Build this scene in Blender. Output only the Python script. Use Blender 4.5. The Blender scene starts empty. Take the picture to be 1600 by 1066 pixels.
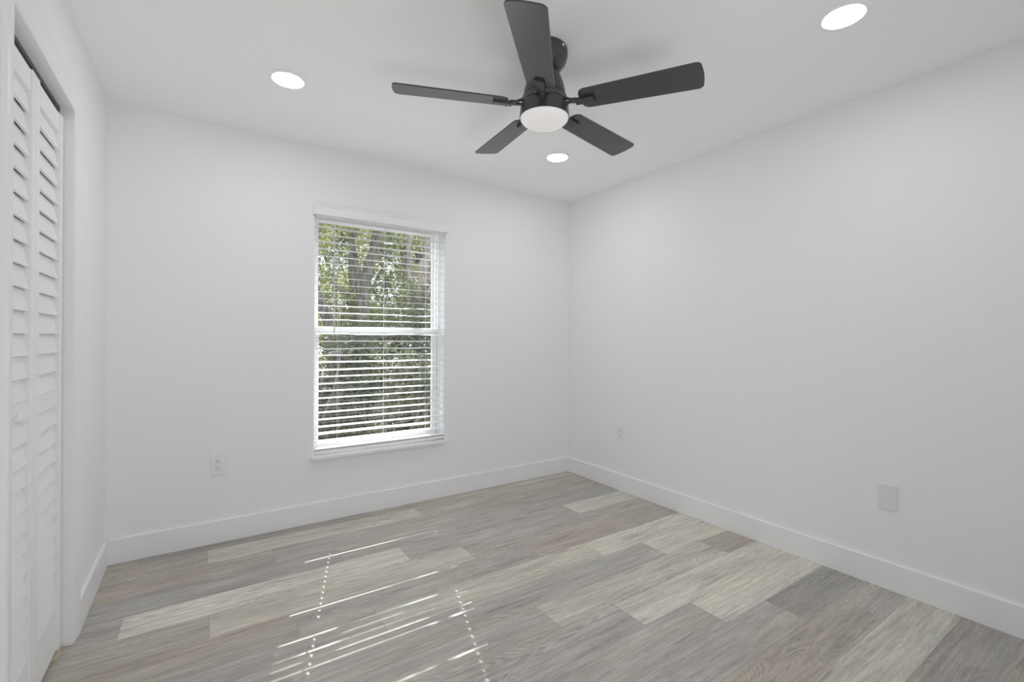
import bpy, bmesh, math, random
from mathutils import Vector, Matrix
random.seed(7)
PI = math.pi
scn = bpy.context.scene
COL = scn.collection

# ------------------------------------------------------------------ camera
YAW, ROLL, CAM_H = 0.59048, 0.00554, 1.20629
cam_d = bpy.data.cameras.new('camera')
cam_d.sensor_width = 36.0
cam_d.lens = 722.55 * 36.0 / 1600.0
cam_d.shift_y = -0.00297
cam_d.clip_start = 0.02
cam = bpy.data.objects.new('camera', cam_d)
COL.objects.link(cam)
fw = Vector((math.sin(YAW), math.cos(YAW), 0))
rt0 = Vector((math.cos(YAW), -math.sin(YAW), 0))
up0 = Vector((0, 0, 1))
rt = rt0 * math.cos(ROLL) + up0 * math.sin(ROLL)
up = up0 * math.cos(ROLL) - rt0 * math.sin(ROLL)
cam.matrix_world = Matrix((
    (rt.x, up.x, -fw.x, 0.0),
    (rt.y, up.y, -fw.y, 0.0),
    (rt.z, up.z, -fw.z, CAM_H),
    (0, 0, 0, 1)))
scn.camera = cam
scn.view_settings.view_transform = 'Standard'
scn.view_settings.look = 'None'
scn.view_settings.gamma = 1.0
scn.view_settings.use_curve_mapping = False
scn.view_settings.exposure = 0.0
scn.cycles.max_bounces = 16
scn.cycles.diffuse_bounces = 12

# ------------------------------------------------------------------ sky, sun
world = bpy.data.worlds.new('World')
scn.world = world
world.use_nodes = True
wn = world.node_tree.nodes
wn['Background'].inputs['Color'].default_value = (0.86, 0.93, 1.0, 1)
wn['Background'].inputs['Strength'].default_value = 2.2
SUN_DIR = Vector((-0.30, -1.0, -0.977)).normalized()      # the way the light travels
sun_d = bpy.data.lights.new('sun', 'SUN')
sun_d.energy = 9.5
sun_d.angle = math.radians(0.25)
sun_d.color = (1.0, 0.975, 0.94)
sun = bpy.data.objects.new('sun', sun_d)
sun.rotation_euler = SUN_DIR.to_track_quat('-Z', 'Y').to_euler()
sun.location = (4, 12, 11)
COL.objects.link(sun)
# added fill light behind the camera, stand-in for a strobe, lifts the ceiling
fill_d = bpy.data.lights.new('fill_lamp', 'AREA')
fill_d.shape = 'RECTANGLE'
fill_d.size = 1.3
fill_d.size_y = 0.9
fill_d.energy = 18.0
fill_d.color = (1.0, 1.0, 1.02)
fill = bpy.data.objects.new('fill_lamp', fill_d)
fill.location = (0.75, -0.80, 0.35)
fill.rotation_euler = (Vector((0.40, 1.0, 1.7))).to_track_quat('-Z', 'Y').to_euler()
COL.objects.link(fill)

# ------------------------------------------------------------------ room numbers (metres)
XL, XR, YB, YN, H = -0.419, 2.770, 3.204, -0.06, 2.44
WX0, WX1, WZ0, WZ1 = 0.604, 1.533, 0.434, 2.012            # window opening
BH, BT = 0.1308, 0.014                                     # baseboard

# ------------------------------------------------------------------ helpers
def link(name, bm, mat, parent=None, smooth=False):
    me = bpy.data.meshes.new(name)
    bmesh.ops.recalc_face_normals(bm, faces=bm.faces[:])
    bm.to_mesh(me)
    bm.free()
    o = bpy.data.objects.new(name, me)
    COL.objects.link(o)
    for m in (mat if isinstance(mat, (list, tuple)) else [mat]):
        me.materials.append(m)
    if smooth:
        for p in me.polygons:
            p.use_smooth = True
        sharp(me, 40)
    if parent is not None:
        o.parent = parent
        o.matrix_parent_inverse = Matrix.Translation(-parent.matrix_basis.translation) if parent.rotation_euler[:] == (0, 0, 0) else parent.matrix_basis.inverted()
    return o

def sharp(me, deg):
    bm = bmesh.new()
    bm.from_mesh(me)
    for e in bm.edges:
        if len(e.link_faces) == 2 and e.calc_face_angle(0) > math.radians(deg):
            e.smooth = False
    bm.to_mesh(me)
    bm.free()

def empty(name, loc, parent=None):
    o = bpy.data.objects.new(name, None)
    o.empty_display_size = 0.05
    o.location = loc
    COL.objects.link(o)
    if parent is not None:
        o.parent = parent
        o.matrix_parent_inverse = Matrix.Translation(-parent.matrix_basis.translation)
    return o

def tag(o, label, cat, group=None):
    o['label'] = label
    o['category'] = cat
    if group:
        o['group'] = group
    return o

def struct(o):
    o['kind'] = 'structure'
    return o

def box(bm, x0, x1, y0, y1, z0, z1, bevel=0.0, mi=0):
    r = bmesh.ops.create_cube(bm, size=1.0)
    vs = r['verts']
    for v in vs:
        v.co = Vector((x0 + (v.co.x + .5) * (x1 - x0), y0 + (v.co.y + .5) * (y1 - y0), z0 + (v.co.z + .5) * (z1 - z0)))
    fs = set(f for v in vs for f in v.link_faces)
    for f in fs:
        f.material_index = mi
    if bevel > 0:
        es = list(set(e for v in vs for e in v.link_edges))
        bmesh.ops.bevel(bm, geom=es, offset=bevel, segments=2, profile=0.6, affect='EDGES')

def prism(bm, pts, fn, t0, t1):
    """a closed 2D outline swept from t0 to t1; fn(a, b, t) -> xyz"""
    A = [bm.verts.new(fn(a, b, t0)) for a, b in pts]
    B = [bm.verts.new(fn(a, b, t1)) for a, b in pts]
    n = len(pts)
    for i in range(n):
        bm.faces.new((A[i], A[(i + 1) % n], B[(i + 1) % n], B[i]))
    bm.faces.new(A[::-1])
    bm.faces.new(B)

def lathe(bm, prof, cx, cy, seg=64):
    """prof: (r, z) list; closed on the axis where r == 0"""
    rings = []
    for r, z in prof:
        if r < 1e-6:
            rings.append([bm.verts.new((cx, cy, z))])
        else:
            rings.append([bm.verts.new((cx + r * math.cos(2 * PI * k / seg), cy + r * math.sin(2 * PI * k / seg), z)) for k in range(seg)])
    for a, b in zip(rings, rings[1:]):
        for k in range(seg):
            k2 = (k + 1) % seg
            if len(a) == 1 and len(b) == 1:
                continue
            if len(a) == 1:
                bm.faces.new((a[0], b[k], b[k2]))
            elif len(b) == 1:
                bm.faces.new((a[k], a[k2], b[0]))
            else:
                bm.faces.new((a[k], a[k2], b[k2], b[k]))

def tube(bm, pts, radii, seg=10, cap=True):
    pts = [Vector(p) for p in pts]
    prev = None
    t0 = (pts[1] - pts[0]).normalized()
    n = t0.orthogonal().normalized()
    first = None
    for i, p in enumerate(pts):
        t = (pts[min(i + 1, len(pts) - 1)] - pts[max(i - 1, 0)]).normalized()
        n = (n - t * n.dot(t)).normalized()
        b = t.cross(n)
        r = radii[i] if isinstance(radii, (list, tuple)) else radii
        ring = [bm.verts.new(p + r * (math.cos(2 * PI * k / seg) * n + math.sin(2 * PI * k / seg) * b)) for k in range(seg)]
        if prev:
            for k in range(seg):
                bm.faces.new((prev[k], prev[(k + 1) % seg], ring[(k + 1) % seg], ring[k]))
        else:
            first = ring
        prev = ring
    if cap:
        bm.faces.new(first[::-1])
        bm.faces.new(prev)

# ------------------------------------------------------------------ materials
def new_mat(name):
    m = bpy.data.materials.new(name)
    m.use_nodes = True
    return m, m.node_tree.nodes, m.node_tree.links, m.node_tree.nodes['Principled BSDF']

def plain(name, col, rough=0.5, metal=0.0, bump=0.0, bscale=200.0, spec=0.5, var=0.0):
    m, N, L, P = new_mat(name)
    P.inputs['Base Color'].default_value = (*col, 1)
    P.inputs['Roughness'].default_value = rough
    P.inputs['Metallic'].default_value = metal
    P.inputs['Specular IOR Level'].default_value = spec
    tc = N.new('ShaderNodeTexCoord')
    nz = N.new('ShaderNodeTexNoise')
    nz.inputs['Scale'].default_value = bscale
    nz.inputs['Detail'].default_value = 3
    L.new(tc.outputs['Object'], nz.inputs['Vector'])
    if bump > 0:
        b = N.new('ShaderNodeBump')
        b.inputs['Strength'].default_value = bump
        b.inputs['Distance'].default_value = 0.002
        L.new(nz.outputs['Fac'], b.inputs['Height'])
        L.new(b.outputs['Normal'], P.inputs['Normal'])
    if var > 0:
        mx = N.new('ShaderNodeMix')
        mx.data_type = 'RGBA'
        mx.inputs['A'].default_value = (*[c * (1 - var) for c in col], 1)
        mx.inputs['B'].default_value = (*[min(1, c * (1 + var)) for c in col], 1)
        n2 = N.new('ShaderNodeTexNoise')
        n2.inputs['Scale'].default_value = 6
        L.new(tc.outputs['Object'], n2.inputs['Vector'])
        L.new(n2.outputs['Fac'], mx.inputs['Factor'])
        L.new(mx.outputs['Result'], P.inputs['Base Color'])
    return m

M_WALL = plain('wall_paint', (0.90, 0.903, 0.91), 0.75, bump=0.12, bscale=160, spec=0.25)
M_CEIL = plain('ceiling_paint', (0.96, 0.96, 0.965), 0.85, bump=0.10, bscale=140, spec=0.2)
M_TRIM = plain('trim_paint', (0.90, 0.903, 0.915), 0.38, bump=0.02, bscale=60)
M_DOOR = plain('door_paint', (0.90, 0.903, 0.91), 0.42, bump=0.02, bscale=60)
M_VINYL = plain('white_vinyl', (0.90, 0.905, 0.92), 0.35, bump=0.01)
M_SLAT = plain('blind_white', (0.90, 0.90, 0.905), 0.40, bump=0.01)
M_SILL = plain('sill_marble', (0.88, 0.88, 0.88), 0.30, var=0.03)
M_PLATE = plain('plate_plastic', (0.86, 0.86, 0.865), 0.30)
M_BLANK = plain('blank_plate_plastic', (0.82, 0.82, 0.825), 0.35)
M_SLOT = plain('slot_dark', (0.05, 0.05, 0.05), 0.6)
M_STEEL = plain('galvanised_steel', (0.35, 0.35, 0.35), 0.4, metal=0.9)
M_TRACK = plain('shaded_track', (0.10, 0.10, 0.10), 0.6)  # steel track; the shade of its slot is put into the colour
M_SHIM = plain('shim_wood', (0.62, 0.54, 0.42), 0.7, var=0.1)
M_FAN = plain('fan_dark_metal', (0.085, 0.085, 0.087), 0.33, metal=0.55, bump=0.01)
M_BLADE = plain('fan_blade_finish', (0.045, 0.045, 0.045), 0.30, bump=0.04, bscale=400, spec=0.8)
M_WAND = plain('clear_wand_plastic', (0.66, 0.66, 0.68), 0.25)
M_CORD = plain('blind_cord', (0.75, 0.75, 0.73), 0.8)
M_CLOSET = plain('closet_shade', (0.35, 0.35, 0.35), 0.8)  # darkened so the colour holds the shade behind the louvres
M_SIDING = plain('outside_stucco', (0.70, 0.66, 0.60), 0.9, bump=0.3, bscale=60)

def emitter(name, col, strength):
    m, N, L, P = new_mat(name)
    P.inputs['Base Color'].default_value = (0.85, 0.85, 0.85, 1)
    P.inputs['Roughness'].default_value = 0.4
    P.inputs['Emission Color'].default_value = (*col, 1)
    P.inputs['Emission Strength'].default_value = strength
    return m
M_LENS = emitter('downlight_lens', (0.985, 0.995, 1.02), 61.0)
M_BOWL = emitter('fan_light_bowl', (1.0, 0.93, 0.90), 0.20)

m, N, L, P = new_mat('window_glass')
tr = N.new('ShaderNodeBsdfTransparent')
tr.inputs['Color'].default_value = (0.93, 0.95, 0.94, 1)
gl = N.new('ShaderNodeBsdfGlossy')
gl.inputs['Roughness'].default_value = 0.0
mx = N.new('ShaderNodeMixShader')
mx.inputs[0].default_value = 0.04
L.new(tr.outputs[0], mx.inputs[1])
L.new(gl.outputs[0], mx.inputs[2])
L.new(mx.outputs[0], N['Material Output'].inputs['Surface'])
M_GLASS = m

def mat_floor():
    m, N, L, P = new_mat('vinyl_plank')
    def nd(t, **kw):
        n = N.new(t)
        for k, v in kw.items():
            setattr(n, k, v)
        return n
    def math_(op, a, b=None, c=None):
        n = nd('ShaderNodeMath', operation=op)
        for i, v in enumerate((a, b, c)):
            if v is None:
                continue
            if isinstance(v, (int, float)):
                n.inputs[i].default_value = v
            else:
                L.new(v, n.inputs[i])
        return n.outputs[0]
    uv = nd('ShaderNodeUVMap', uv_map='plank')        # metres along and across, shifted per plank
    ed = nd('ShaderNodeUVMap', uv_map='edge')         # 0..1 in the plank
    tone = nd('ShaderNodeAttribute', attribute_name='tone')
    def mapped(sx, sy, off=0.0):
        mp = nd('ShaderNodeMapping')
        mp.inputs['Scale'].default_value = (sx, sy, 1)
        mp.inputs['Location'].default_value = (off, off * 0.37, 0)
        L.new(uv.outputs['UV'], mp.inputs['Vector'])
        return mp.outputs['Vector']
    def noise(vec, detail=4, rough=0.6, dist=0.0, scale=1.0):
        n = nd('ShaderNodeTexNoise')
        n.inputs['Scale'].default_value = scale
        n.inputs['Detail'].default_value = detail
        n.inputs['Roughness'].default_value = rough
        n.inputs['Distortion'].default_value = dist
        L.new(vec, n.inputs['Vector'])
        return n.outputs['Fac']
    def ramp(fac, a, b, lo=0.0, hi=1.0):
        n = nd('ShaderNodeMapRange')
        n.inputs['From Min'].default_value = a
        n.inputs['From Max'].default_value = b
        n.inputs['To Min'].default_value = lo
        n.inputs['To Max'].default_value = hi
        L.new(fac, n.inputs['Value'])
        return n.outputs['Result']
    blotch = noise(mapped(1.6, 11), 3, 0.55)                 # wide weathered bands
    hue = noise(mapped(1.1, 7, 31), 2, 0.5)                  # warm / cool drift
    streak = noise(mapped(4, 60, 11), 5, 0.65, 0.3)          # long dark streaks
    grain = noise(mapped(22, 420, 5), 3, 0.6)                # fine pores
    # cathedral figure: rings of a slow height field
    field = noise(mapped(1.3, 8.5, 77), 1, 0.4, 0.25)
    rings = math_('SINE', math_('MULTIPLY', field, 230.0))
    where = ramp(noise(mapped(0.9, 3.0, 140), 1, 0.5), 0.50, 0.62)
    figure = math_('MULTIPLY', rings, where)
    v = math_('ADD', ramp(blotch, 0.30, 0.70, -0.15, 0.13), ramp(streak, 0.34, 0.66, -0.19, 0.15))
    v = math_('ADD', v, ramp(grain, 0.32, 0.68, -0.16, 0.15))
    v = math_('ADD', v, math_('MULTIPLY', figure, 0.13))
    dark = ramp(noise(mapped(2.6, 26, 200), 3, 0.6, 0.5), 0.58, 0.72, 0.0, -0.26)   # odd dark smudges
    v = math_('ADD', v, dark)
    v = math_('ADD', v, 1.0)
    warm = nd('ShaderNodeMix', data_type='RGBA', blend_type='MIX')
    warm.inputs['A'].default_value = (1.035, 0.995, 0.955, 1)
    warm.inputs['B'].default_value = (0.985, 1.003, 1.012, 1)
    L.new(ramp(hue, 0.35, 0.65), warm.inputs['Factor'])
    c1 = nd('ShaderNodeMix', data_type='RGBA', blend_type='MULTIPLY')
    c1.inputs['Factor'].default_value = 1.0
    L.new(tone.outputs['Color'], c1.inputs['A'])
    L.new(warm.outputs['Result'], c1.inputs['B'])
    sc = nd('ShaderNodeVectorMath', operation='SCALE')
    L.new(c1.outputs['Result'], sc.inputs[0])
    L.new(v, sc.inputs['Scale'])
    # seams
    sep = nd('ShaderNodeSeparateXYZ')
    L.new(ed.outputs['UV'], sep.inputs[0])
    du = math_('MULTIPLY', math_('MINIMUM', sep.outputs['X'], math_('SUBTRACT', 1.0, sep.outputs['X'])), 1.22)
    dv = math_('MULTIPLY', math_('MINIMUM', sep.outputs['Y'], math_('SUBTRACT', 1.0, sep.outputs['Y'])), 0.1806)
    d = math_('MINIMUM', du, dv)
    seam = ramp(d, 0.0006, 0.0016, 0.72, 1.0)
    sc2 = nd('ShaderNodeVectorMath', operation='SCALE')
    L.new(sc.outputs[0], sc2.inputs[0])
    L.new(seam, sc2.inputs['Scale'])
    L.new(sc2.outputs[0], P.inputs['Base Color'])
    L.new(ramp(streak, 0.3, 0.7, 0.42, 0.34), P.inputs['Roughness'])
    P.inputs['Specular IOR Level'].default_value = 0.45
    bp = nd('ShaderNodeBump')
    bp.inputs['Strength'].default_value = 0.25
    bp.inputs['Distance'].default_value = 0.0006
    hgt = math_('ADD', math_('MULTIPLY', grain, 0.5), math_('MULTIPLY', streak, 0.6))
    hgt = math_('ADD', hgt, math_('MULTIPLY', seam, 1.5))
    L.new(hgt, bp.inputs['Height'])
    L.new(bp.outputs['Normal'], P.inputs['Normal'])
    return m
M_FLOOR = mat_floor()

# ------------------------------------------------------------------ floor
LIGHT = (0.69, 0.67, 0.595)
TANL = (0.595, 0.572, 0.505)
TAN = (0.505, 0.475, 0.415)
TAUPE = (0.475, 0.435, 0.38)
GREY = (0.49, 0.465, 0.43)
BLUE = (0.44, 0.425, 0.405)
DARK = (0.4, 0.38, 0.35)
PW, PL, PY0 = 0.1806, 1.22, 1.12
# tones of each row from left to right, by plank index n (joint at 1.86 - 0.305 k + n * 1.22)
TONES = {
    11: {-1: TAUPE, 0: DARK, 1: TAN, 2: TANL},
    10: {-1: TAUPE, 0: TANL, 1: TAN, 2: TAN},
    9: {-1: TAUPE, 0: GREY, 1: TAUPE},
    8: {-1: BLUE, 0: GREY, 1: BLUE},
    7: {-1: GREY, 0: LIGHT, 1: GREY, 2: LIGHT},
    6: {-1: TAN, 0: TANL, 1: GREY, 2: TAN},
    5: {-1: TAUPE, 0: GREY, 1: TAUPE},
    4: {-1: GREY, 0: TANL, 1: LIGHT},
    3: {0: GREY, 1: GREY, 2: LIGHT},
    2: {0: GREY, 1: TANL, 2: TAUPE},
    1: {-1: GREY, 0: GREY, 1: LIGHT},
    0: {-1: GREY, 0: GREY, 1: LIGHT},
    -1: {0: GREY, 1: GREY, 2: DARK},
    -2: {0: GREY, 1: TAUPE, 2: GREY},
    -3: {-1: TAUPE, 0: GREY, 1: TANL},
    -4: {-1: TAUPE, 0: GREY, 1: DARK},
    -5: {0: GREY, 1: TAN, 2: TAUPE},
}
def build_floor():
    bm = bmesh.new()
    uvp = bm.loops.layers.uv.new('plank')
    uve = bm.loops.layers.uv.new('edge')
    colr = bm.loops.layers.float_color.new('tone')
    rng = random.Random(3)
    x_lo, x_hi, y_lo, y_hi = -1.15, XR + 0.02, -1.6, YB + 0.02
    allt = [TAN, TAUPE, GREY, GREY, BLUE, DARK, TANL]
    for k in range(-15, 12):
        ya, yb = PY0 + PW * k, PY0 + PW * (k + 1)
        # joint number n = 0 is the one nearest right of x = -0.6
        j = 1.86 - 0.305 * k
        while j > 0.9401:
            j -= PL
        while j < -0.2801:
            j += PL
        # j in (-0.28, 0.94]
        base = j
        idx = -1
        start = base - PL
        while start < x_hi:
            xa, xb = start, start + PL
            n = round((xa - base) / PL)            # -1 left of base joint, 0, 1, 2
            t = TONES.get(k, {}).get(n if k < 10 else n, None) or rng.choice(allt)
            ox, oy = rng.uniform(0, 40), rng.uniform(0, 40)
            cx0, cx1 = max(xa, x_lo), min(xb, x_hi)
            cy0, cy1 = max(ya, y_lo), min(yb, y_hi)
            start += PL
            if cx1 - cx0 < 1e-4 or cy1 - cy0 < 1e-4:
                continue
            vs = [bm.verts.new(p) for p in ((cx0, cy0, 0), (cx1, cy0, 0), (cx1, cy1, 0), (cx0, cy1, 0))]
            f = bm.faces.new(vs)
            for lp in f.loops:
                c = lp.vert.co
                lp[uvp].uv = (c.x - xa + ox, c.y - ya + oy)
                lp[uve].uv = ((c.x - xa) / PL, (c.y - ya) / PW)
                lp[colr] = (*t, 1)
    me = bpy.data.meshes.new('floor')
    bm.to_mesh(me)
    bm.free()
    me.materials.append(M_FLOOR)
    o = bpy.data.objects.new('floor', me)
    COL.objects.link(o)
    return struct(o)
build_floor()

# ------------------------------------------------------------------ shell
bm = bmesh.new()
# wall with the window: four blocks round the opening
T = 0.21
box(bm, XL - 0.9, WX0, YB, YB + T, -0.05, H + 0.1)
box(bm, WX1, XR + 0.12, YB, YB + T, -0.05, H + 0.1)
box(bm, WX0, WX1, YB, YB + T, -0.05, WZ0 - 0.02)
box(bm, WX0, WX1, YB, YB + T, WZ1, H + 0.1)
struct(link('wall_back', bm, M_WALL))
bm = bmesh.new()
box(bm, XR, XR + 0.12, YN - 1.6, YB + 0.02, -0.05, H + 0.1)
struct(link('wall_right', bm, M_WALL))
bm = bmesh.new()
CY0, CY1, CZ = 1.745, 2.450, 2.085                          # closet opening
box(bm, XL - 0.115, XL, CY1, YB, -0.02, H + 0.05)
box(bm, XL - 0.115, XL, YN - 1.6, CY0, -0.02, H + 0.05)
box(bm, XL - 0.115, XL, CY0, CY1, CZ, H + 0.05)
struct(link('wall_left', bm, M_WALL))
bm = bmesh.new()                                            # near wall with the doorway the photo is taken from
box(bm, 1.30, XR + 0.02, YN - 0.12, YN, -0.02, H + 0.05)
box(bm, XL - 0.02, -0.25, YN - 0.12, YN, -0.02, H + 0.05)
box(bm, -0.25, 1.30, YN - 0.12, YN, 2.20, H + 0.05)
struct(link('wall_near', bm, M_WALL))
bm = bmesh.new()
box(bm, XL - 0.9, XR + 0.12, YN - 1.6, YB + T, H, H + 0.12)
struct(link('ceiling', bm, M_CEIL))
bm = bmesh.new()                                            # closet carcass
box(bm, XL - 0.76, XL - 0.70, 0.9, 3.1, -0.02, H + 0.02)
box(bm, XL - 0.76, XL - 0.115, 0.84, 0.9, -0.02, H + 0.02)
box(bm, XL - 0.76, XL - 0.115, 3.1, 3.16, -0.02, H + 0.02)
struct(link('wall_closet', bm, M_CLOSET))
bm = bmesh.new()  # end wall of the hall beyond the doorway
box(bm, XL - 0.02, XR + 0.12, YN - 1.62, YN - 1.55, -0.02, H + 0.05)
struct(link('wall_hall', bm, M_WALL))

# baseboards
def bb_prof(t=BT, h=BH):
    return [(0, 0.001), (t, 0.001), (t, h - 0.0015), (t - 0.0015, h), (0, h)]
bm = bmesh.new()
prism(bm, bb_prof(), lambda a, b, t: (t, YB - a, b), XL + BT * 0.5, XR - BT * 0.5)
struct(link('baseboard_back', bm, M_TRIM))
bm = bmesh.new()
prism(bm, bb_prof(), lambda a, b, t: (XR - a, t, b), YN, YB)
struct(link('baseboard_right', bm, M_TRIM))
bm = bmesh.new()
prism(bm, bb_prof(), lambda a, b, t: (XL + a, t, b), 2.532, YB)
struct(link('baseboard_left', bm, M_TRIM))

# closet casing (a mitred clamshell profile, thin at the opening and thick outside)
CW = 0.080
cprof = [(0.0, 0.0), (0.0, 0.003), (0.006, 0.006), (0.020, 0.0085), (0.050, 0.0125), (0.066, 0.015), (0.075, 0.0155), (CW, 0.013), (CW, 0.0)]
def frame_sweep(bm, prof, inner):
    """inner: list of (y, z) corners of the path; profile grows outward with a mitre"""
    rows = []
    y0, y1, zt = inner
    for a, h in prof:
        rows.append([(XL + h, y0 - a, 0.001), (XL + h, y0 - a, zt + a), (XL + h, y1 + a, zt + a), (XL + h, y1 + a, 0.001)])
    V = [[bm.verts.new(p) for p in r] for r in rows]
    for i in range(len(V) - 1):
        for s in range(3):
            bm.faces.new((V[i][s], V[i][s + 1], V[i + 1][s + 1], V[i + 1][s]))
    for s in range(3):
        bm.faces.new((V[-1][s], V[-1][s + 1], V[0][s + 1], V[0][s]))
    bm.faces.new([r[0] for r in V])
    bm.faces.new([r[3] for r in V][::-1])
bm = bmesh.new()
frame_sweep(bm, cprof, (CY0, CY1, CZ))
struct(link('trim_1', bm, M_TRIM, smooth=True))
bm = bmesh.new()                                            # jamb lining of the opening
box(bm, XL - 0.115, XL + 0.002, CY1 - 0.0005, CY1 + 0.012, 0.001, CZ + 0.012)
box(bm, XL - 0.115, XL + 0.002, CY0 - 0.012, CY0 + 0.0005, 0.001, CZ + 0.012)
box(bm, XL - 0.115, XL + 0.002, CY0, CY1, CZ - 0.0005, CZ + 0.012)
struct(link('trim_2', bm, M_TRIM))

# ------------------------------------------------------------------ bifold louvre door
door = struct(empty('door_1', (XL - 0.04, (CY0 + CY1) / 2, 0)))
FX = -0.447                                                # room-side face of the leaves
DT = 0.028
LZ = [(0.187, 0.943, 11), (1.003, 1.975, 14)]
def make_leaf(y0, y1, knob):
    leaf = empty('door_leaf', (FX - DT / 2, (y0 + y1) / 2, 0.012), door)
    sw = 0.040
    for a, b in ((y0, y0 + sw), (y1 - sw, y1)):
        bm = bmesh.new()
        box(bm, FX - DT, FX, a, b, 0.012, 2.046, 0.003)
        link('stile', bm, M_DOOR, leaf)
    for n, z0, z1 in (('bottom_rail', 0.022, 0.187), ('middle_rail', 0.943, 1.003), ('top_rail', 1.975, 2.043)):
        bm = bmesh.new()
        box(bm, FX - DT + 0.004, FX - 0.004, y0 + sw, y1 - sw, z0, z1, 0.0025)
        link(n, bm, M_DOOR, leaf)
    bm = bmesh.new()
    for z0, z1, n in LZ:
        p = (z1 - z0) / n
        for i in range(n):
            zb = z0 + p * i + 0.001
            pts = [(-0.006, zb), (-0.0145, zb - 0.0005), (-0.0265, zb + p - 0.003), (-0.0200, zb + p + 0.0005)]
            if i == n - 1:                                  # the top slat dies into the rail
                pts = [(-0.006, zb), (-0.0145, zb - 0.0005), (-0.0240, z1 + 0.002), (-0.0178, z1 + 0.002)]
            prism(bm, pts, lambda a, b, t: (FX + a, t, b), y0 + sw - 0.001, y1 - sw + 0.001)
    link('louver_slats', bm, M_DOOR, leaf)
    if knob:
        bm = bmesh.new()
        prof = [(0.0, 0.0), (0.0085, 0.0), (0.0085, 0.004), (0.0060, 0.009), (0.0065, 0.014), (0.0120, 0.019),
                (0.0155, 0.024), (0.0150, 0.030), (0.0100, 0.0345), (0.0, 0.036)]
        lathe(bm, prof, 0, 0, 24)
        kn = link('knob', bm, M_DOOR, leaf, smooth=True)
        kn.data.transform(Matrix.Rotation(PI / 2, 4, 'Y'))
        kn.data.transform(Matrix.Translation((FX - 0.005, 1.845, 0.972)))
    return leaf
ym = (CY0 + CY1) / 2
make_leaf(CY0 + 0.005, ym - 0.0015, True)
leaf2 = make_leaf(ym + 0.0015, CY1 - 0.006, False)
bm = bmesh.new()                                            # patched screw hole in the far leaf's middle rail
lathe(bm, [(0, 0), (0.0022, 0), (0.0022, 0.0008), (0, 0.0008)], 0, 0, 12)
sh = link('screw_hole', bm, M_BLANK, leaf2)
sh.data.transform(Matrix.Rotation(PI / 2, 4, 'Y'))
sh.data.transform(Matrix.Translation((FX - 0.0042, 2.235, 0.962)))
bm = bmesh.new()
box(bm, FX - 0.034, FX - 0.011, CY0, CY1, CZ - 0.016, CZ - 0.001)
box(bm, FX - 0.028, FX - 0.018, CY1 - 0.10, CY1 - 0.02, CZ - 0.036, CZ - 0.016)
box(bm, FX - 0.014, FX - 0.010, CY1 - 0.075, CY1 - 0.060, CZ - 0.030, CZ - 0.014)
box(bm, FX - 0.014, FX - 0.010, CY1 - 0.045, CY1 - 0.034, CZ - 0.034, CZ - 0.014)
link('top_track', bm, M_TRACK, door)
bm = bmesh.new()                                            # bottom pivot bracket on its wooden shim
box(bm, FX - 0.040, FX - 0.012, CY1 - 0.085, CY1 - 0.002, 0.008, 0.0105)
box(bm, FX - 0.040, FX - 0.012, CY1 - 0.0045, CY1 - 0.002, 0.008, 0.050)
for i in range(4):
    box(bm, FX - 0.016, FX - 0.013, CY1 - 0.075 + i * 0.018, CY1 - 0.068 + i * 0.018, 0.0105, 0.015)
lathe(bm, [(0, 0.0105), (0.005, 0.0105), (0.005, 0.026), (0, 0.026)], FX - 0.026, CY1 - 0.03, 12)
link('pivot_bracket', bm, M_STEEL, door)
bm = bmesh.new()
box(bm, FX - 0.045, FX + 0.006, CY1 - 0.095, CY1 - 0.010, 0.0005, 0.008)
link('pivot_shim', bm, M_SHIM, door)

# ------------------------------------------------------------------ window
win = struct(empty('window_1', ((WX0 + WX1) / 2, YB + 0.12, WZ0)))
def ring(bm, x0, x1, z0, z1, wl, wr, wb, wt, y0, y1, bev=0.002):
    box(bm, x0, x0 + wl, y0, y1, z0, z1, bev)
    box(bm, x1 - wr, x1, y0, y1, z0, z1, bev)
    box(bm, x0 + wl, x1 - wr, y0, y1, z0, z0 + wb, bev)
    box(bm, x0 + wl, x1 - wr, y0, y1, z1 - wt, z1, bev)
FY = 3.285
bm = bmesh.new()
ring(bm, WX0, WX1, WZ0 - 0.018, WZ1, 0.022, 0.022, 0.044, 0.016, FY, FY + 0.075)
box(bm, WX0 + 0.022, WX0 + 0.030, FY + 0.030, FY + 0.036, WZ0, WZ1)      # parting ridges of the jamb
box(bm, WX1 - 0.030, WX1 - 0.022, FY + 0.030, FY + 0.036, WZ0, WZ1)
link('window_frame', bm, M_VINYL, win)
ZM = 1.248
bm = bmesh.new()
ring(bm, WX0 + 0.024, WX1 - 0.034, ZM - 0.025, WZ1 - 0.016, 0.022, 0.022, 0.046, 0.014, FY + 0.038, FY + 0.062)
us = link('upper_sash', bm, M_VINYL, win)
bm = bmesh.new()
ring(bm, WX0 + 0.024, WX1 - 0.026, WZ0 + 0.026, ZM + 0.020, 0.022, 0.040, 0.045, 0.030, FY + 0.008, FY + 0.032)
box(bm, WX0 + 0.05, WX1 - 0.05, FY, FY + 0.009, ZM - 0.010, ZM - 0.002, 0.001)      # finger ledge
ls = link('lower_sash', bm, M_VINYL, win)
bm = bmesh.new()
box(bm, WX0 + 0.04, WX1 - 0.05, FY + 0.049, FY + 0.051, ZM, WZ1 - 0.025)
link('glass_pane', bm, M_GLASS, us)
bm = bmesh.new()
box(bm, WX0 + 0.04, WX1 - 0.06, FY + 0.019, FY + 0.021, WZ0 + 0.05, ZM)
link('glass_pane', bm, M_GLASS, ls)
bm = bmesh.new()                                            # stool with splayed ends
pts = [(0.575, YB), (0.590, 3.166), (0.596, 3.163), (1.522, 3.163), (1.528, 3.166), (1.567, YB)]
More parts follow.
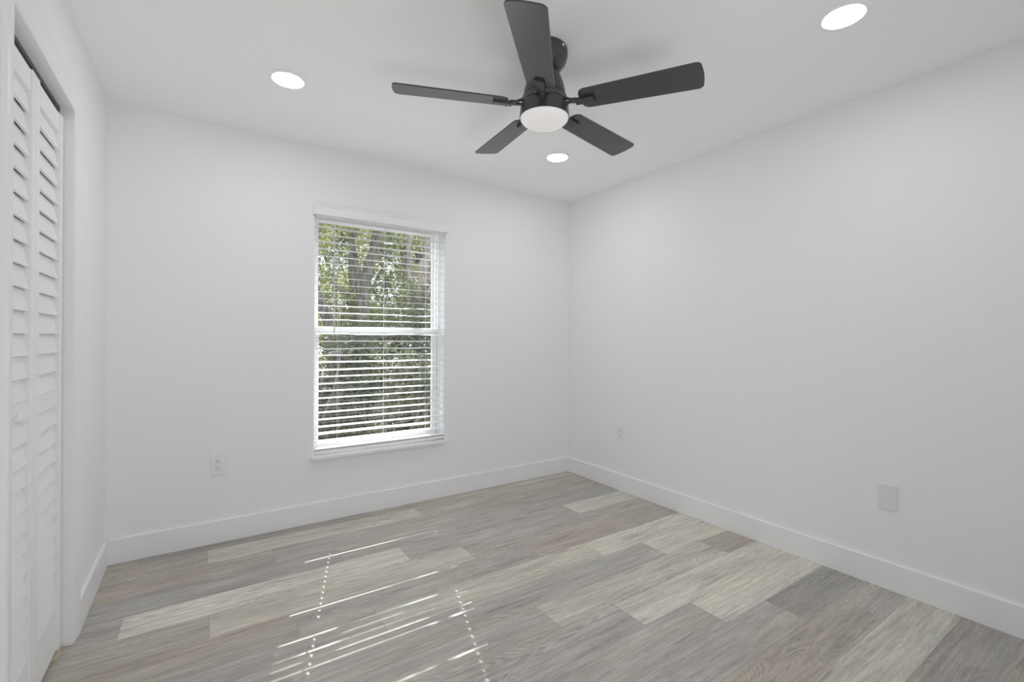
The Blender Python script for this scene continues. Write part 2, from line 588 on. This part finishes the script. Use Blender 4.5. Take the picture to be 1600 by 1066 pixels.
zt, zb = WZ0, WZ0 - 0.020
A = [bm.verts.new((x, y, zb)) for x, y in pts] ; B = [bm.verts.new((x, y, zt)) for x, y in pts]
n = len(pts)
for i in range(n):
    bm.faces.new((A[i], A[(i + 1) % n], B[(i + 1) % n], B[i]))
bm.faces.new(A[::-1]); bm.faces.new(B)
bmesh.ops.bevel(bm, geom=[e for e in bm.edges if abs(e.verts[0].co.z - zt) < 1e-6 and abs(e.verts[1].co.z - zt) < 1e-6 and min(e.verts[0].co.y, e.verts[1].co.y) < YB - 1e-4], offset=0.005, segments=3, affect='EDGES')
box(bm, WX0 + 0.0005, WX1 - 0.0005, YB - 0.0005, FY + 0.002, WZ0 - 0.020, WZ0)
link('window_sill', bm, M_SILL, win)

# ------------------------------------------------------------------ blind
blind = tag(empty('window_blind', ((WX0 + WX1) / 2, 3.225, WZ0)),
            'white two inch slat blind, open and fully lowered in the window', 'blind')
bm = bmesh.new()                                            # crown-topped valance with returns
vp = [(3.155, 2.006), (3.1535, 2.010), (3.1565, 2.014), (3.1565, 2.056), (3.1535, 2.062), (3.151, 2.073), (3.151, 2.078), (3.162, 2.078), (3.162, 2.006)]
vp = [(y, z - 0.012) for y, z in vp]
prism(bm, vp, lambda a, b, t: (t, a, b), 0.591, 1.545)
box(bm, 0.591, 0.599, 3.162, YB - 0.0005, 1.994, 2.066)
box(bm, 1.537, 1.545, 3.162, YB - 0.0005, 1.994, 2.066)
link('valance', bm, M_WALL, blind)
bm = bmesh.new()
box(bm, WX0 + 0.004, WX1 - 0.004, 3.194, 3.252, 1.984, 2.0115, 0.002)
link('headrail', bm, M_SLAT, blind)
SP, SZ0 = 0.0469, 0.521
bm = bmesh.new()
rng = random.Random(11)
HOLES = (0.754, 1.070, 1.388)
# lazy slats: (lower slat of the pair, warp in metres, X span) - the pair gapes a little there
LAZY = [(0, 0.0022, 0.60, 1.18), (10, 0.0022, 0.60, 0.88), (10, 0.0012, 0.85, 1.10), (10, 0.0022, 1.20, 1.42), (13, 0.0040, 0.62, 0.90), 
        (14, 0.0042, 0.62, 0.86), (13, 0.0034, 1.10, 1.34), (14, 0.0042, 1.12, 1.36), (16, 0.0026, 0.70, 0.86), (18, 0.0040, 1.22, 1.40), (23, 0.0022, 1.28, 1.40)]
def warp(i, x):
    w = 0.0
    for k, amp, a, b in LAZY:
        if i in (k, k + 1):
            t = (x - a) / (b - a)
            if 0 < t < 1:
                w += (amp if i == k + 1 else -amp) * min(1.0, 2.6 * math.sin(PI * t))
    return w
x0, x1, yc = 0.6125, 1.5295, 3.2255
HW, HL = 0.0036, 0.0090
OPEN = (0.754, 1.388)          # only the outer cord routes leave a see-through slot
for i in range(31):
    z = SZ0 + SP * i
    th = math.radians(2.8 + rng.uniform(-0.8, 0.8) + (4.2 if any(i in (k, k + 1) for k, *_ in LAZY) else 0))
    dz, dy = 0.0254 * math.sin(th), 0.0254 * math.cos(th)
    tilt = rng.uniform(-0.0012, 0.0012)
    xs = sorted([x0 + (x1 - x0) * j / 30 for j in range(31)] + [h + s for h in OPEN for s in (-HW, HW)])
    def strip(xa, xb, ya, yb):
        vs = []
        for x in (xa, xb):
            off = warp(i, x) + tilt * (x - x0) / (x1 - x0)
            for y in (ya, yb):
                for h in (-0.0012, 0.0012):
                    vs.append(bm.verts.new((x, y, z + (y - yc) / dy * dz + off + h)))
        q = lambda *k: bm.faces.new([vs[j] for j in k])
        q(0, 1, 3, 2); q(4, 6, 7, 5); q(0, 4, 5, 1); q(2, 3, 7, 6); q(0, 2, 6, 4); q(1, 5, 7, 3)
    for xa, xb in zip(xs, xs[1:]):
        xm = (xa + xb) / 2
        if any(abs(xm - h) < HW for h in OPEN):
            strip(xa, xb, yc - dy, yc - HL)
            strip(xa, xb, yc + HL, yc + dy)
        else:
            strip(xa, xb, yc - dy, yc + dy)
link('slats', bm, M_SLAT, blind)
bm = bmesh.new()
box(bm, 0.6125, 1.5295, 3.200, 3.251, 0.4460, 0.4620, 0.003)
box(bm, 0.6125, 1.5295, 3.200, 3.251, 0.4655, 0.4683, 0.0008)
box(bm, 0.6125, 1.5295, 3.200, 3.251, 0.4715, 0.4743, 0.0008)
link('bottom_rail', bm, M_SLAT, blind)
for hx in HOLES:
    bm = bmesh.new()
    for y in (3.1985, 3.2525):
        tube(bm, [(hx + 0.006, y, 0.455), (hx + 0.006, y, 1.975)], 0.0007, 6)
    tube(bm, [(hx, 3.2255, 0.455), (hx, 3.2255, 1.975)], 0.0007, 6)
    link('ladder_cord', bm, M_CORD, blind)
bm = bmesh.new()
tube(bm, [(0.7235, 3.190, 1.985), (0.7235, 3.188, 1.955), (0.7245, 3.1885, 1.5), (0.7255, 3.189, 1.232)], [0.002, 0.0038, 0.0038, 0.0042], 8)
link('tilt_wand', bm, M_WAND, blind)

# ------------------------------------------------------------------ ceiling fan
FX_, FY_ = 1.2142, 1.5721
fan = tag(empty('ceiling_fan', (FX_, FY_, H)),
          'black five-blade ceiling fan with a frosted round light, hugging the ceiling', 'ceiling fan')
bm = bmesh.new()
lathe(bm, [(0, H - 0.0005), (0.096, H - 0.0005), (0.098, H - 0.004), (0.098, 2.409), (0.095, 2.405), (0.094, 2.394), (0.088, 2.380), (0.078, 2.367), (0.066, 2.356), (0.050, 2.350), (0, 2.350)], FX_, FY_)
link('canopy', bm, M_FAN, fan, smooth=True)
bm = bmesh.new()
a = -2.05
lathe(bm, [(0, 0.0), (0.0055, 0.0), (0.0055, 0.003), (0.003, 0.005), (0, 0.0055)], 0, 0, 12)
o = link('canopy_screw', bm, M_PLATE, fan, smooth=True)
dirv = Vector((0.227, -0.974, 0)).normalized()
o.data.transform(dirv.to_track_quat('Z', 'X').to_matrix().to_4x4())
o.data.transform(Matrix.Translation(Vector((FX_, FY_, 2.423)) + dirv * 0.0975))
bm = bmesh.new()
lathe(bm, [(0, 2.352), (0.048, 2.352), (0.056, 2.349), (0.061, 2.340), (0.070, 2.322), (0.080, 2.295), (0.087, 2.268), (0.0905, 2.243), (0.0880, 2.2395), (0, 2.2395)], FX_, FY_)
link('motor_housing', bm, M_FAN, fan, smooth=True)
bm = bmesh.new()
lathe(bm, [(0, 2.239), (0.0895, 2.2385), (0.0955, 2.2345), (0.0975, 2.218), (0.0950, 2.213), (0, 2.213)], FX_, FY_)
link('blade_hub', bm, M_FAN, fan, smooth=True)
bm = bmesh.new()
lathe(bm, [(0, 2.211), (0.0935, 2.211), (0.1010, 2.2065), (0.1055, 2.160), (0.1060, 2.151), (0.1035, 2.149), (0.1020, 2.153), (0, 2.153)], FX_, FY_)
lk = link('light_kit_ring', bm, M_FAN, fan, smooth=True)
bm = bmesh.new()
lathe(bm, [(0.1025, 2.156), (0.1030, 2.148), (0.1010, 2.141), (0.0930, 2.132), (0.0770, 2.124), (0.0550, 2.118), (0.0280, 2.115), (0.0, 2.114)], FX_, FY_)
link('light_bowl', bm, M_BOWL, fan, smooth=True)

BZ, R0, R1, W0, W1, PITCH, PH = 2.1988, 0.161, 0.635, 0.056, 0.0684, -0.1901, -2.3224
TILT_N = Vector((0.0200, -0.0376, 1.0)).normalized()
TILT = Vector((0, 0, 1)).rotation_difference(TILT_N).to_matrix().to_4x4()
def round_poly(pts, rad, seg=6):
    out = []
    n = len(pts)
    for i in range(n):
        p, a, b = Vector(pts[i]), Vector(pts[i - 1]), Vector(pts[(i + 1) % n])
        r = rad[i]
        u, v = (a - p).normalized(), (b - p).normalized()
        ang = u.angle(v)
        d = r / math.tan(ang / 2)
        s, e = p + u * d, p + v * d
        c = p + (u + v).normalized() * (r / math.sin(ang / 2))
        a0, a1 = math.atan2(s.y - c.y, s.x - c.x), math.atan2(e.y - c.y, e.x - c.x)
        da = (a1 - a0 + PI) % (2 * PI) - PI
        for k in range(seg + 1):
            t = a0 + da * k / seg
            out.append((c.x + r * math.cos(t), c.y + r * math.sin(t)))
    return out
def slab(bm, outline, z0, z1, bev=0.0):
    A = [bm.verts.new((x, y, z0)) for x, y in outline]
    B = [bm.verts.new((x, y, z1)) for x, y in outline]
    n = len(outline)
    fs = []
    for i in range(n):
        fs.append(bm.faces.new((A[i], A[(i + 1) % n], B[(i + 1) % n], B[i])))
    fb = bm.faces.new(A[::-1]); ft = bm.faces.new(B)
    if bev:
        bmesh.ops.bevel(bm, geom=list(fb.edges) + list(ft.edges), offset=bev, segments=2, affect='EDGES')
for k in range(5):
    ang = PH + k * 2 * PI / 5
    Mx = Matrix.Translation((FX_, FY_, BZ)) @ TILT @ Matrix.Rotation(ang, 4, 'Z')
    Mp = Mx @ Matrix.Rotation(PITCH, 4, 'X')
    bm = bmesh.new()
    slab(bm, round_poly([(R0, -W0), (R1 - 0.006, -W1), (R1 + 0.004, 0.0), (R1 - 0.006, W1), (R0, W0)], [0.028, 0.018, 0.3, 0.018, 0.028]), -0.0005, 0.0055, 0.0012)
    bl = link('fan_blade', bm, M_BLADE, fan)
    bl.data.transform(Mp)
    # blade iron: two prongs from the hub joining in a tongue screwed under the blade
    bm = bmesh.new()
    def rib(path, w, t):
        """flat strap along path with width w (list) and thickness t"""
        rows = []
        for i, p in enumerate(path):
            p = Vector(p)
            nx = (Vector(path[min(i + 1, len(path) - 1)]) - Vector(path[max(i - 1, 0)])).normalized()
            side = Vector((0, 0, 1)).cross(nx).normalized()
            upv = nx.cross(side)
            rows.append([bm.verts.new(p + side * (w[i] * s) + upv * (t * q)) for s, q in ((-1, -.5), (1, -.5), (1, .5), (-1, .5))])
        for A, B in zip(rows, rows[1:]):
            for j in range(4):
                bm.faces.new((A[j], A[(j + 1) % 4], B[(j + 1) % 4], B[j]))
        bm.faces.new(rows[0][::-1]); bm.faces.new(rows[-1])
    z_h = 0.010
    rib([(0.088, -0.024, z_h), (0.104, -0.021, z_h - 0.002), (0.122, -0.012, z_h - 0.008), (0.142, -0.006, 0.001), (0.165, -0.004, -0.007)], [0.009, 0.0075, 0.0075, 0.013, 0.017], 0.006)
    rib([(0.088, 0.024, z_h), (0.104, 0.021, z_h - 0.002), (0.122, 0.012, z_h - 0.008), (0.142, 0.006, 0.001), (0.165, 0.004, -0.007)], [0.009, 0.0075, 0.0075, 0.013, 0.017], 0.006)
    bmt = bmesh.new()
    slab(bmt, round_poly([(0.140, -0.018), (0.222, -0.0195), (0.222, 0.0195), (0.140, 0.018)], [0.004, 0.003, 0.003, 0.004], 3), -0.0105, -0.0006, 0.0015)
    tmp = bpy.data.meshes.new('tmp'); bmt.to_mesh(tmp); bmt.free()
    tmp.transform(Matrix.Rotation(PITCH, 4, 'X'))
    bm.from_mesh(tmp)
    bpy.data.meshes.remove(tmp)
    arm = link('blade_arm', bm, M_FAN, fan)
    arm.data.transform(Mx)

# ------------------------------------------------------------------ recessed lights
def downlight(x, y, label):
    root = tag(empty('recessed_light', (x, y, H)), label, 'ceiling light', 'recessed disc lights in the white ceiling')
    bm = bmesh.new()
    lathe(bm, [(0.0675, H - 0.004), (0.0690, H - 0.0075), (0.074, H - 0.0085), (0.084, H - 0.0055), (0.0875, H - 0.0005), (0.0675, H - 0.0005), (0.0675, H - 0.004)], x, y, 72)
    link('trim_ring', bm, M_CEIL, root, smooth=True)
    bm = bmesh.new()
    lathe(bm, [(0.0674, H - 0.0035), (0.0674, H - 0.0055), (0.05, H - 0.0062), (0, H - 0.0065)], x, y, 72)
    link('lens', bm, M_LENS, root, smooth=True)
downlight(0.336, 2.440, 'lit recessed disc light left of the fan, above the wall left of the window')
downlight(2.002, 2.444, 'smallest lit recessed disc light, below the fan towards the far corner')
downlight(2.020, 0.762, 'lit recessed disc light at the top edge of the photo, right of the fan')

# ------------------------------------------------------------------ outlets
def on_wall(obj_list, M):
    for o in obj_list:
        o.data.transform(M)
def outlet(M, loc, label, cat='wall outlet'):
    root = tag(empty('wall_outlet', loc), label, cat)
    w, h = 0.0355, 0.0585
    bm = bmesh.new()
    box(bm, -w, w, -0.0070, 0.0, -h, h, 0.0018)
    p = link('cover_plate', bm, M_PLATE)
    parts = [p]
    for s in (1, -1):
        bm = bmesh.new()
        out = round_poly([(-0.0170, -0.0140), (0.0170, -0.0140), (0.0170, 0.0140), (-0.0170, 0.0140)], [0.008] * 4, 5)
        prism(bm, out, lambda a, b, t: (a, t, b + s * 0.0195), -0.0084, -0.004)
        r = link('receptacle', bm, M_PLATE)
        bm = bmesh.new()
        for sx, hh in ((-0.0063, 0.0048), (0.0063, 0.0040)):
            box(bm, sx - 0.0012, sx + 0.0012, -0.0089, -0.0079, s * 0.0195 + 0.004 - hh, s * 0.0195 + 0.004 + hh)
        out = [(0.0026 * math.cos(t * PI / 8), 0.0030 * math.sin(t * PI / 8)) for t in range(16)]
        prism(bm, out, lambda a, b, t: (a, t, b + s * 0.0195 - 0.0078), -0.0089, -0.0079)
        sl = link('slots', bm, M_SLOT)
        parts += [r, sl]
        sl['_p'] = r.name
    for z in (-0.048, 0.048):
        bm = bmesh.new()
        out = [(0.0026 * math.cos(t * PI / 6), 0.0026 * math.sin(t * PI / 6)) for t in range(12)]
        prism(bm, out, lambda a, b, t: (a, t, b + z), -0.0076, -0.004)
        parts.append(link('screw', bm, M_BLANK))
    for o in parts:
        o.data.transform(M)
    inv = Matrix.Translation(Vector(loc) * -1)
    last = None
    for o in parts:
        if o.name.startswith('slots'):
            o.parent = last
            del o['_p']
        else:
            o.parent = root
            o.matrix_parent_inverse = inv
            last = o
    return root
outlet(Matrix.Translation((0.0795, YB - 0.0002, 0.457)), (0.0795, YB, 0.457), 'white duplex outlet on the wall left of the window, above the baseboard')
MR = Matrix.Translation((XR - 0.0002, 2.576, 0.457)) @ Matrix.Rotation(-PI / 2, 4, 'Z')
outlet(MR, (XR, 2.576, 0.457), 'small white duplex outlet on the right wall near the far corner')
MB = Matrix.Translation((XR - 0.0002, 0.848, 0.444)) @ Matrix.Rotation(-PI / 2, 4, 'Z')
root = tag(empty('blank_wall_plate', (XR, 0.848, 0.444)), 'blank light grey cover plate without openings on the right wall', 'wall plate')
bm = bmesh.new()
box(bm, -0.039, 0.039, -0.006, 0, -0.0610, 0.0610, 0.0022)
a = link('cover_plate', bm, M_BLANK)
parts = [a]
for z in (-0.0415, 0.0415):
    bm = bmesh.new()
    out = [(0.003 * math.cos(t * PI / 6), 0.003 * math.sin(t * PI / 6)) for t in range(12)]
    prism(bm, out, lambda a_, b_, t: (a_, t, b_ + z), -0.0070, -0.004)
    parts.append(link('screw', bm, M_PLATE))
for o in parts:
    o.data.transform(MB)
    o.parent = root
    o.matrix_parent_inverse = Matrix.Translation((-XR, -0.848, -0.444))

# ------------------------------------------------------------------ outside
def mat_bark(name, c0, c1):
    m, N, L, P = new_mat(name)
    tc = N.new('ShaderNodeTexCoord')
    mp = N.new('ShaderNodeMapping'); mp.inputs['Scale'].default_value = (9, 9, 2.2)
    nz = N.new('ShaderNodeTexNoise'); nz.inputs['Scale'].default_value = 2.2; nz.inputs['Detail'].default_value = 6
    L.new(tc.outputs['Object'], mp.inputs[0]); L.new(mp.outputs[0], nz.inputs[0])
    mx = N.new('ShaderNodeMix'); mx.data_type = 'RGBA'
    mx.inputs['A'].default_value = (*c0, 1); mx.inputs['B'].default_value = (*c1, 1)
    mr = N.new('ShaderNodeMapRange'); mr.inputs[1].default_value = .35; mr.inputs[2].default_value = .65
    L.new(nz.outputs['Fac'], mr.inputs[0]); L.new(mr.outputs[0], mx.inputs['Factor'])
    L.new(mx.outputs['Result'], P.inputs['Base Color'])
    P.inputs['Roughness'].default_value = 0.9
    b = N.new('ShaderNodeBump'); b.inputs['Strength'].default_value = 0.9; b.inputs['Distance'].default_value = 0.03
    L.new(nz.outputs['Fac'], b.inputs['Height']); L.new(b.outputs[0], P.inputs['Normal'])
    return m
def mat_leaf(name, c0, c1, rough=0.35, transl=0.5):
    m, N, L, P = new_mat(name)
    tc = N.new('ShaderNodeTexCoord')
    nz = N.new('ShaderNodeTexNoise'); nz.inputs['Scale'].default_value = 5.0; nz.inputs['Detail'].default_value = 3
    L.new(tc.outputs['Object'], nz.inputs[0])
    mx = N.new('ShaderNodeMix'); mx.data_type = 'RGBA'
    mx.inputs['A'].default_value = (*c0, 1); mx.inputs['B'].default_value = (*c1, 1)
    mr = N.new('ShaderNodeMapRange'); mr.inputs[1].default_value = .35; mr.inputs[2].default_value = .65
    L.new(nz.outputs['Fac'], mr.inputs[0]); L.new(mr.outputs[0], mx.inputs['Factor'])
    L.new(mx.outputs['Result'], P.inputs['Base Color'])
    P.inputs['Roughness'].default_value = rough
    t = N.new('ShaderNodeBsdfTranslucent')
    L.new(mx.outputs['Result'], t.inputs['Color'])
    ms = N.new('ShaderNodeMixShader'); ms.inputs[0].default_value = transl
    L.new(P.outputs[0], ms.inputs[1]); L.new(t.outputs[0], ms.inputs[2])
    L.new(ms.outputs[0], N['Material Output'].inputs['Surface'])
    return m
M_BARK = mat_bark('bark_grey', (0.105, 0.093, 0.085), (0.28, 0.25, 0.23))
M_BARK2 = mat_bark('bark_pinkish', (0.17, 0.14, 0.13), (0.42, 0.35, 0.33))
M_LEAF_Y = mat_leaf('leaf_yellow_green', (0.26, 0.285, 0.12), (0.55, 0.57, 0.28), 0.45, 0.6)
M_LEAF_G = mat_leaf('leaf_green', (0.13, 0.145, 0.08), (0.34, 0.36, 0.22), 0.40, 0.45)
M_LEAF_D = mat_leaf('leaf_dark_glossy', (0.065, 0.075, 0.048), (0.17, 0.185, 0.12), 0.16, 0.25)
M_GROUND = plain('ground_leaf_litter', (0.14, 0.115, 0.085), 0.95, bump=1.0, bscale=12, var=0.4)

bm = bmesh.new()
box(bm, -14, 26, YB + T, 34, -0.60, -0.45)
struct(link('ground_outside', bm, M_GROUND))

def add_leaf(bm, p, size, rng):
    d = Vector((rng.gauss(0, 1), rng.gauss(0, 1), rng.gauss(0, 0.7))).normalized()
    s = d.orthogonal().normalized()
    s.rotate(Matrix.Rotation(rng.uniform(0, 2 * PI), 3, d))
    nrm = d.cross(s)
    w = size * 0.24
    a = bm.verts.new(p)
    b = bm.verts.new(p + d * size * 0.5 + s * w + nrm * w * 0.3)
    c = bm.verts.new(p + d * size)
    e = bm.verts.new(p + d * size * 0.5 - s * w + nrm * w * 0.3)
    bm.faces.new((a, b, c)); bm.faces.new((a, c, e))

def foliage(bm, clumps, n, size, rng):
    tot = sum(r[3] ** 2 for r in clumps)
    for (x, y, z, r) in clumps:
        k = int(n * r * r / tot)
        for _ in range(k):
            v = Vector((rng.gauss(0, 1), rng.gauss(0, 1), rng.gauss(0, 1))).normalized() * (r * (0.35 + 0.65 * rng.random() ** 0.5))
            add_leaf(bm, Vector((x, y, z)) + Vector((v.x, v.y, v.z * 0.85)), size * rng.uniform(0.7, 1.3), rng)

def tree(name, loc, label, cat, trunk, bark, leafmat, clumps, n, size, seed, group=None):
    rng = random.Random(seed)
    root = tag(empty(name, loc), label, cat, group)
    bm = bmesh.new()
    for pts, rad in trunk:
        # resample with wobble
        P = []
        Rr = []
        for i in range(len(pts) - 1):
            for s in range(3):
                t = s / 3
                p = Vector(pts[i]).lerp(Vector(pts[i + 1]), t)
                if not (i == 0 and s == 0):
                    p += Vector((rng.uniform(-1, 1), rng.uniform(-1, 1), 0)) * rad[i] * 0.18
                P.append(p)
                Rr.append(rad[i] * (1 - t) + rad[i + 1] * t)
        P.append(Vector(pts[-1])); Rr.append(rad[-1])
        tube(bm, P, Rr, 9)
    # twigs reaching into the clumps
    tips = [Vector(pts[-1]) for pts, rad in trunk] + [Vector(pts[len(pts) // 2]) for pts, rad in trunk]
    for (x, y, z, r) in clumps:
        c = Vector((x, y, z))
        s = min(tips, key=lambda q: (q - c).length)
        mid = s.lerp(c, 0.5) + Vector((rng.uniform(-.2, .2), rng.uniform(-.2, .2), rng.uniform(0, .25)))
        tube(bm, [s, mid, c], [0.035, 0.022, 0.010], 6)
    link('trunk', bm, bark, root, smooth=True)
    bm = bmesh.new()
    foliage(bm, clumps, n, size, rng)
    link('foliage', bm, leafmat, root)
    return root
G0 = -0.45
rc = random.Random(21)
def blob(x0, x1, y0, y1, z0, z1, n, r0, r1, rg):
    return [(rg.uniform(x0, x1), rg.uniform(y0, y1), rg.uniform(z0, z1), rg.uniform(r0, r1)) for _ in range(n)]

# forked tree in the middle of the window
tree('forked_tree', (2.62, 9.0, G0), 'forked grey tree in the middle of the window, its trunk splitting in two', 'tree',
     [([(2.66, 9.0, G0), (2.60, 9.0, 1.2), (2.57, 9.0, 1.8), (2.56, 9.0, 2.28)], [0.15, 0.125, 0.115, 0.12]),
      ([(2.56, 9.0, 2.20), (2.44, 9.0, 2.60), (2.36, 9.0, 3.0), (2.30, 9.1, 3.9), (2.1, 9.3, 5.2)], [0.070, 0.052, 0.046, 0.04, 0.03]),
      ([(2.58, 9.0, 2.20), (2.70, 9.0, 2.62), (2.79, 9.0, 2.95), (2.88, 9.0, 3.45), (2.95, 8.9, 4.3), (3.2, 8.8, 5.6), (2.9, 8.9, 7.4)], [0.11, 0.105, 0.10, 0.095, 0.08, 0.05, 0.03]),
      ([(2.80, 9.0, 2.9), (3.05, 8.9, 2.75), (3.3, 8.8, 2.5)], [0.04, 0.03, 0.015]),
      ([(2.50, 9.0, 2.3), (2.30, 9.1, 2.0), (2.20, 9.1, 1.6)], [0.03, 0.025, 0.015])],
     M_BARK, M_LEAF_G, blob(1.2, 3.6, 8.6, 9.8, 3.3, 5.2, 12, .35, .55, rc) + [(1.9, 9.2, 2.5, .35), (3.3, 8.7, 2.35, .35), (1.95, 8.9, 1.7, .35), (2.2, 9.4, 2.9, .3), (3.2, 9.3, 2.95, .38), (3.0, 9.4, 3.4, .30)] + blob(2.0, 3.9, 8.6, 9.4, 7.35, 8.3, 11, .34, .5, rc), 11000, 0.075, 1)
# leaning pinkish trunk on the right
tree('leaning_tree', (3.15, 7.5, G0), 'thick pinkish tree leaning at the right side of the window', 'tree',
     [([(2.95, 7.5, G0), (3.02, 7.5, 1.2), (3.05, 7.5, 1.75), (3.16, 7.5, 2.2), (3.28, 7.5, 2.6), (3.33, 7.5, 3.2), (3.5, 7.5, 4.8)], [0.16, 0.14, 0.13, 0.13, 0.12, 0.11, 0.06]),
      ([(3.03, 7.5, 1.75), (2.92, 7.5, 2.3), (2.96, 7.6, 3.0), (3.05, 7.7, 4.0)], [0.06, 0.05, 0.045, 0.03])],
     M_BARK2, M_LEAF_G, [(2.80, 7.2, 1.95, .28), (3.0, 7.2, 1.50, .30), (3.35, 7.3, 1.9, .30), (2.55, 7.3, 1.55, .30), (3.6, 7.6, 3.6, .5), (2.9, 7.4, 3.9, .5), (3.5, 7.2, 2.5, .25)], 4200, 0.065, 2)
# slim dark tree at the left edge
tree('slim_tree', (1.80, 8.0, G0), 'slim dark tree leaning at the left edge of the window', 'tree',
     [([(2.02, 8.0, G0), (1.86, 8.0, 1.0), (1.70, 8.0, 1.5), (1.52, 8.0, 1.95), (1.30, 8.0, 2.6), (1.2, 8.0, 4.2)], [0.11, 0.10, 0.09, 0.085, 0.08, 0.04])],
     M_BARK, M_LEAF_Y, [(1.45, 8.3, 2.9, .45), (1.3, 8.2, 3.5, .5), (1.9, 8.3, 3.3, .4), (1.5, 8.0, 2.2, .3)], 3000, 0.07, 3)
# trees behind, bright in the sun
for i, (x, y, lab, mat, sd) in enumerate([
        (0.7, 12.2, 'sunlit yellow-green tree far behind, seen at the left edge of the window', M_LEAF_Y, 31),
        (3.5, 13.3, 'sunlit yellow-green tree far behind the forked trunk', M_LEAF_Y, 32),
        (5.3, 14.0, 'sunlit green tree furthest back between the forked trunk and the right trunk', M_LEAF_Y, 34),
        (6.3, 12.2, 'sunlit green tree far behind, seen at the right edge of the window', M_LEAF_Y, 33)]):
    rg = random.Random(sd)
    tree('leafy_tree', (x, y, G0), lab, 'tree',
         [([(x, y, G0), (x + .1, y, 1.5), (x - .05, y, 3.4), (x + .1, y, 5.0)], [0.16, 0.13, 0.10, 0.05]),
          ([(x + .05, y, 1.6), (x + .6, y + .1, 2.6), (x + 1.0, y, 3.6)], [0.07, 0.05, 0.03]),
          ([(x + .05, y, 1.9), (x - .6, y, 3.0), (x - .9, y, 4.0)], [0.06, 0.05, 0.03])],
         M_BARK, mat, blob(x - 1.15, x + 1.15, y - .6, y + .6, 0.7, 5.3, 26, .38, .58, rg), 15000, 0.085, sd, 'leafy trees behind the forked tree')
# backdrop of thick hedge trees further away
for i, (x, y, sd, lab) in enumerate([(-0.3, 16.5, 41, 'far green tree at the left in the woods outside'), (3.2, 19.4, 42, 'far green tree in the middle of the woods outside'),
                                (6.7, 16.5, 43, 'far green tree right of the middle of the woods outside'), (10.2, 19.4, 44, 'far green tree at the right in the woods outside')]):
    rg = random.Random(sd)
    tree('woodland_tree', (x, y, G0), lab, 'tree',
         [([(x, y, G0), (x, y, 3), (x + .1, y, 5.0)], [0.18, 0.14, 0.06])],
         M_BARK, M_LEAF_G, blob(x - 2.2, x + 2.2, y - .6, y + .6, -0.2, 6.2, 34, .6, .9, rg), 10000, 0.16, sd, 'trees at the back of the woods')
# glossy shrubs close to the house, filling the lower half of the window
for i, (x, y, w, hgt, sd, mat, n, lab) in enumerate([
        (1.05, 5.3, .62, 1.15, 51, M_LEAF_D, 5200, 'dark glossy shrub outside the lower left of the window'),
        (1.75, 6.4, .70, 1.25, 52, M_LEAF_D, 4200, 'dark shrub outside the lower middle of the window, behind the glossy ones'),
        (2.25, 5.5, .42, 0.95, 53, M_LEAF_G, 2600, 'mid green shrub outside the lower right of the window'),
        (2.85, 6.2, .62, 1.30, 54, M_LEAF_D, 4200, 'dark shrub outside the lower right corner of the window'),
        (0.55, 6.8, .80, 1.35, 55, M_LEAF_D, 3800, 'dark shrub furthest left outside the window')]):
    rg = random.Random(sd)
    st = []
    for s in range(5):
        a = rg.uniform(0, 2 * PI)
        st.append(([(x + .05 * math.cos(a), y + .05 * math.sin(a), G0), (x + .25 * w * math.cos(a), y + .25 * w * math.sin(a), G0 + hgt * .7), (x + .6 * w * math.cos(a), y + .5 * w * math.sin(a), G0 + hgt * 1.3)], [0.022, 0.016, 0.007]))
    tree('shrub', (x, y, G0), lab, 'shrub', st, M_BARK, mat,
         blob(x - w, x + w, y - w * .6, y + w * .6, G0 + .15, G0 + .1 + hgt * 1.35, 16, .20, .34, rg), n, 0.060, sd, 'shrubs below the trees')
